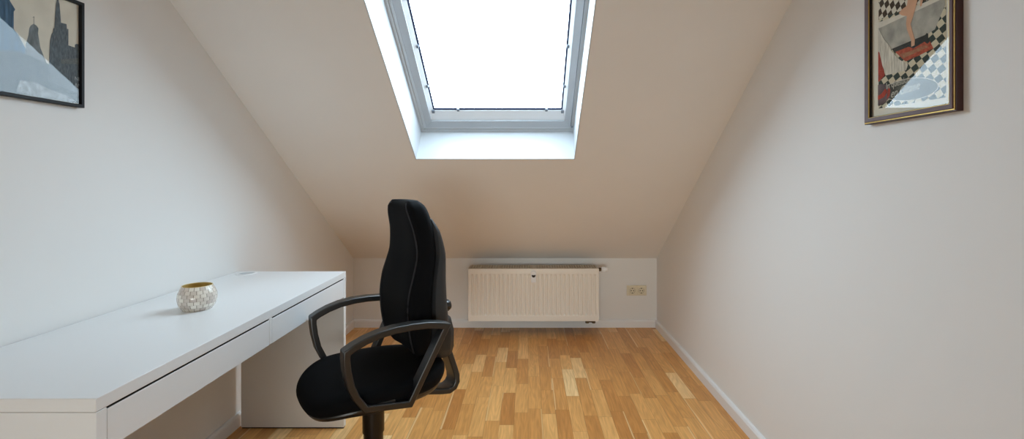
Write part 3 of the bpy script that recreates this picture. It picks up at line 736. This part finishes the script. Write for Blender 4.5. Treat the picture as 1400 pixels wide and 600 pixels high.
# plastic shell behind the cushion
DEP = [(.58, .060), (.64, .082), (.74, .076), (.82, .064), (.90, .046), (1.0, .022), (1.05, .004), (1.07, .000)]
bm = bmesh.new(); rings = []
for k in range(22):
    z = .585+(1.045-.585)*k/21
    w = interp(HW, z)*(.965-.35*max(0, (z-.98)/.09)**2); xc = interp(XC, z)-.034; dp_ = interp(DEP, z)+.010
    r = []
    for q in range(25):
        a = math.pi*(q/24)-math.pi/2
        s = math.sin(a); c = math.cos(a)
        r.append((xc-dp_*abs(c)**.75, w*math.copysign(abs(s)**.8, s), z))
    r += [(xc+.012, w*.9, z), (xc+.012, 0, z), (xc+.012, -w*.9, z)]
    rings.append(r)
loft(bm, rings); build('back_shell', bm, SHELLP, chair, smooth=True)
# lower cover of the back mount
bm = bmesh.new(); rings = []
for z, w, x0, x1 in ((.488, .060, -.240, -.288), (.494, .075, -.220, -.300), (.53, .095, -.190, -.303), (.60, .115, -.180, -.296), (.650, .110, -.180, -.284), (.665, .09, -.185, -.268)):
    rings.append([(x0, -w, z), (x0, w, z), (x1+.03, w, z), (x1, w*.72, z), (x1, -w*.72, z), (x1+.03, -w, z)])
loft(bm, rings); build('back_mount_cover', bm, SHELLP, chair, bevel=.006)
# J-shaped carrier from the mechanism up into the back
def strip(bm, path, w, t):
    """flat bar along path [(x,z)], width w in y, thickness t"""
    P = [Vector((x, 0, z)) for x, z in path]; rings = []
    for i, p in enumerate(P):
        d = (P[min(i+1, len(P)-1)]-P[max(i-1, 0)]).normalized(); nrm = Vector((-d.z, 0, d.x))
        ww = w[i] if isinstance(w, (list, tuple)) else w
        rings.append([p+nrm*t/2+Vector((0, -ww/2, 0)), p+nrm*t/2+Vector((0, ww/2, 0)), p-nrm*t/2+Vector((0, ww/2, 0)), p-nrm*t/2+Vector((0, -ww/2, 0))])
    loft(bm, rings)
bm = bmesh.new()
strip(bm, [(-.278, .560), (-.296, .500), (-.320, .430), (-.331, .395), (-.332, .368), (-.321, .348), (-.300, .338), (-.27, .342), (-.18, .362), (-.06, .376)], [.085, .085, .085, .085, .085, .085, .08, .075, .07, .07], .024)
build('back_carrier', bm, PLASTIC, chair, bevel=.006)
# tilt mechanism, height lever
bm = bmesh.new(); rings = []
for z, k in ((.350, .8), (.356, .95), (.385, 1), (.396, .97)):
    rings.append([(x, y, z) for x, y in superellipse(.115*k, .075*k, 32, 4, 0)])
loft(bm, rings); build('tilt_mechanism', bm, PLASTIC, chair, bevel=.003)
bm = bmesh.new(); tube(bm, [(.02, -.06, .372), (.02, -.15, .366), (.02, -.21, .362)], .005, 8); tube(bm, [(.02, -.195, .363), (.02, -.25, .360)], [.009, .011], 10); build('height_lever', bm, PLASTIC, chair, smooth=True)
# knob on the right rear of the shell
bm = bmesh.new(); lathe(bm, [(.007, -.03), (.007, .018), (.019, .020), (.022, .026), (.022, .046), (.018, .052)], 24, axis_matrix((-.272, -.015, .672), (-1, 0, .05)))
for k in range(10):
    a = 2*math.pi*k/10
    tube(bm, [(-.300, -.015+.0215*math.cos(a), .673+.0215*math.sin(a)), (-.316, -.015+.0215*math.cos(a), .674+.0215*math.sin(a))], .003, 6)
build('back_adjust_knob', bm, PLASTIC, chair, smooth=True)

# armrest loops
OUT = [(.178, .653), (.150, .669), (.112, .685), (.065, .698), (.01, .705), (-.05, .706), (-.11, .702), (-.158, .693), (-.196, .682), (-.057, .412), (.108, .436), (.140, .482), (.161, .528), (.173, .580), (.178, .622)]
def inset(poly, t):
    n = len(poly); area = sum(poly[i][0]*poly[(i+1) % n][1]-poly[(i+1) % n][0]*poly[i][1] for i in range(n)); sg = 1 if area > 0 else -1
    out = []
    for i in range(n):
        a, p, b = Vector(poly[i-1]), Vector(poly[i]), Vector(poly[(i+1) % n])
        d0 = (p-a).normalized(); d1 = (b-p).normalized()
        n0 = Vector((-d0.y, d0.x))*sg; n1 = Vector((-d1.y, d1.x))*sg
        m = (n0+n1).normalized(); out.append(tuple(p+m*t/max(.35, m.dot(n0))))
    return out
INN = inset(OUT, .023)
for sg in (1, -1):
    bm = bmesh.new(); y0, y1 = .220, .266
    n = len(OUT); V = []
    def bow(x, z, y): return (x, sg*(y+.02*(z-.69)/.26), z)     # loops lean slightly outwards
    for poly in (OUT, INN):
        V.append([[bm.verts.new(bow(x, z, y)) for x, z in poly] for y in (y0, y1)])
    (Oa, Ob), (Ia, Ib) = V
    for i in range(n):
        j = (i+1) % n
        bm.faces.new((Oa[i], Oa[j], Ob[j], Ob[i])); bm.faces.new((Ia[i], Ib[i], Ib[j], Ia[j]))
        bm.faces.new((Oa[i], Ia[i], Ia[j], Oa[j])); bm.faces.new((Ob[i], Ob[j], Ib[j], Ib[i]))
    arm = build('armrest', bm, PLASTIC, chair, bevel=.0045)
    bm = bmesh.new()
    vs = box(bm, -.015, .095, .10, .235, .378, .392)
    for v in vs:
        if v.co.y > .2: v.co.z += .062; v.co.x = v.co.x*.7+.01
    for v in bm.verts: v.co.y *= sg
    build('arm_bracket', bm, PLASTIC, arm, bevel=.004)
# gas column and five-star base with castors
bm = bmesh.new(); lathe(bm, [(.030, .10), (.030, .17), (.036, .172), (.036, .246), (.040, .248), (.040, .356)], 32); build('gas_column', bm, GLOSSB, chair, smooth=True)
bm = bmesh.new(); lathe(bm, [(.044, .066), (.05, .075), (.048, .115), (.036, .125)], 32); build('base_hub', bm, PLASTIC, chair, smooth=True)
for k in range(5):
    a = 2*math.pi*k/5+.96; Rz = Matrix.Rotation(a, 4, 'Z')
    bm = bmesh.new(); rings = []
    for r, w, zc, h in ((.03, .030, .094, .020), (.10, .027, .090, .018), (.20, .022, .080, .014), (.29, .017, .070, .010), (.305, .010, .069, .007)):
        rings.append([(r, -w, zc-h), (r, w, zc-h), (r, w*.8, zc+h*.5), (r, w*.45, zc+h), (r, -w*.45, zc+h), (r, -w*.8, zc+h*.5)])
    loft(bm, rings); bmesh.ops.transform(bm, matrix=Rz, verts=bm.verts); leg = build('base_leg', bm, PLASTIC, chair, bevel=.003)
    bm = bmesh.new()
    for q in (-1, 1): lathe(bm, [(.010, 0), (.022, .001), (.025, .004), (.025, .016), (.022, .019), (.010, .020)], 24, axis_matrix((.285, q*.004, .0255), (0, q, 0)))
    tube(bm, [(.29, 0, .03), (.29, 0, .064)], .0055, 10)
    bmesh.ops.transform(bm, matrix=Rz, verts=bm.verts); build('castor', bm, PLASTIC, leg, smooth=True)

# ------------------------------------------------------------------ light, world, camera
w = D.worlds.new('overcast_sky'); SC.world = w; w.use_nodes = True
w.node_tree.nodes['Background'].inputs['Color'].default_value = (.80, .88, 1, 1); w.node_tree.nodes['Background'].inputs['Strength'].default_value = 1.0
# added fill light behind the camera, standing in for daylight; no opening is built
ld = D.lights.new('added_rear_fill', 'AREA'); ld.shape = 'RECTANGLE'; ld.size = 2.0; ld.size_y = .9; ld.spread = math.radians(60); ld.energy = FILL_W; ld.color = FILL_COLOR
lo = D.objects.new('added_rear_fill', ld); COL.objects.link(lo); lo.location = (-.18, YF+.03, .55); lo.rotation_euler = (math.radians(90), 0, 0)

cam = D.cameras.new('camera'); co = D.objects.new('camera', cam); COL.objects.link(co)
co.location = (0, 0, 1.2); co.rotation_euler = (math.pi/2, 0, 0)
cam.sensor_width = 36; cam.lens = 680/1400*36; cam.shift_x = -22/1400; cam.shift_y = -56/1400; cam.clip_start = .02
SC.camera = co
vs = SC.view_settings
vs.view_transform = 'Standard'; vs.look = 'None'; vs.gamma = 1; vs.use_curve_mapping = False; vs.exposure = EXPOSURE
SC.cycles.max_bounces = 12; SC.cycles.diffuse_bounces = 8; SC.cycles.use_denoising = True
SC.cycles.sample_clamp_indirect = 6
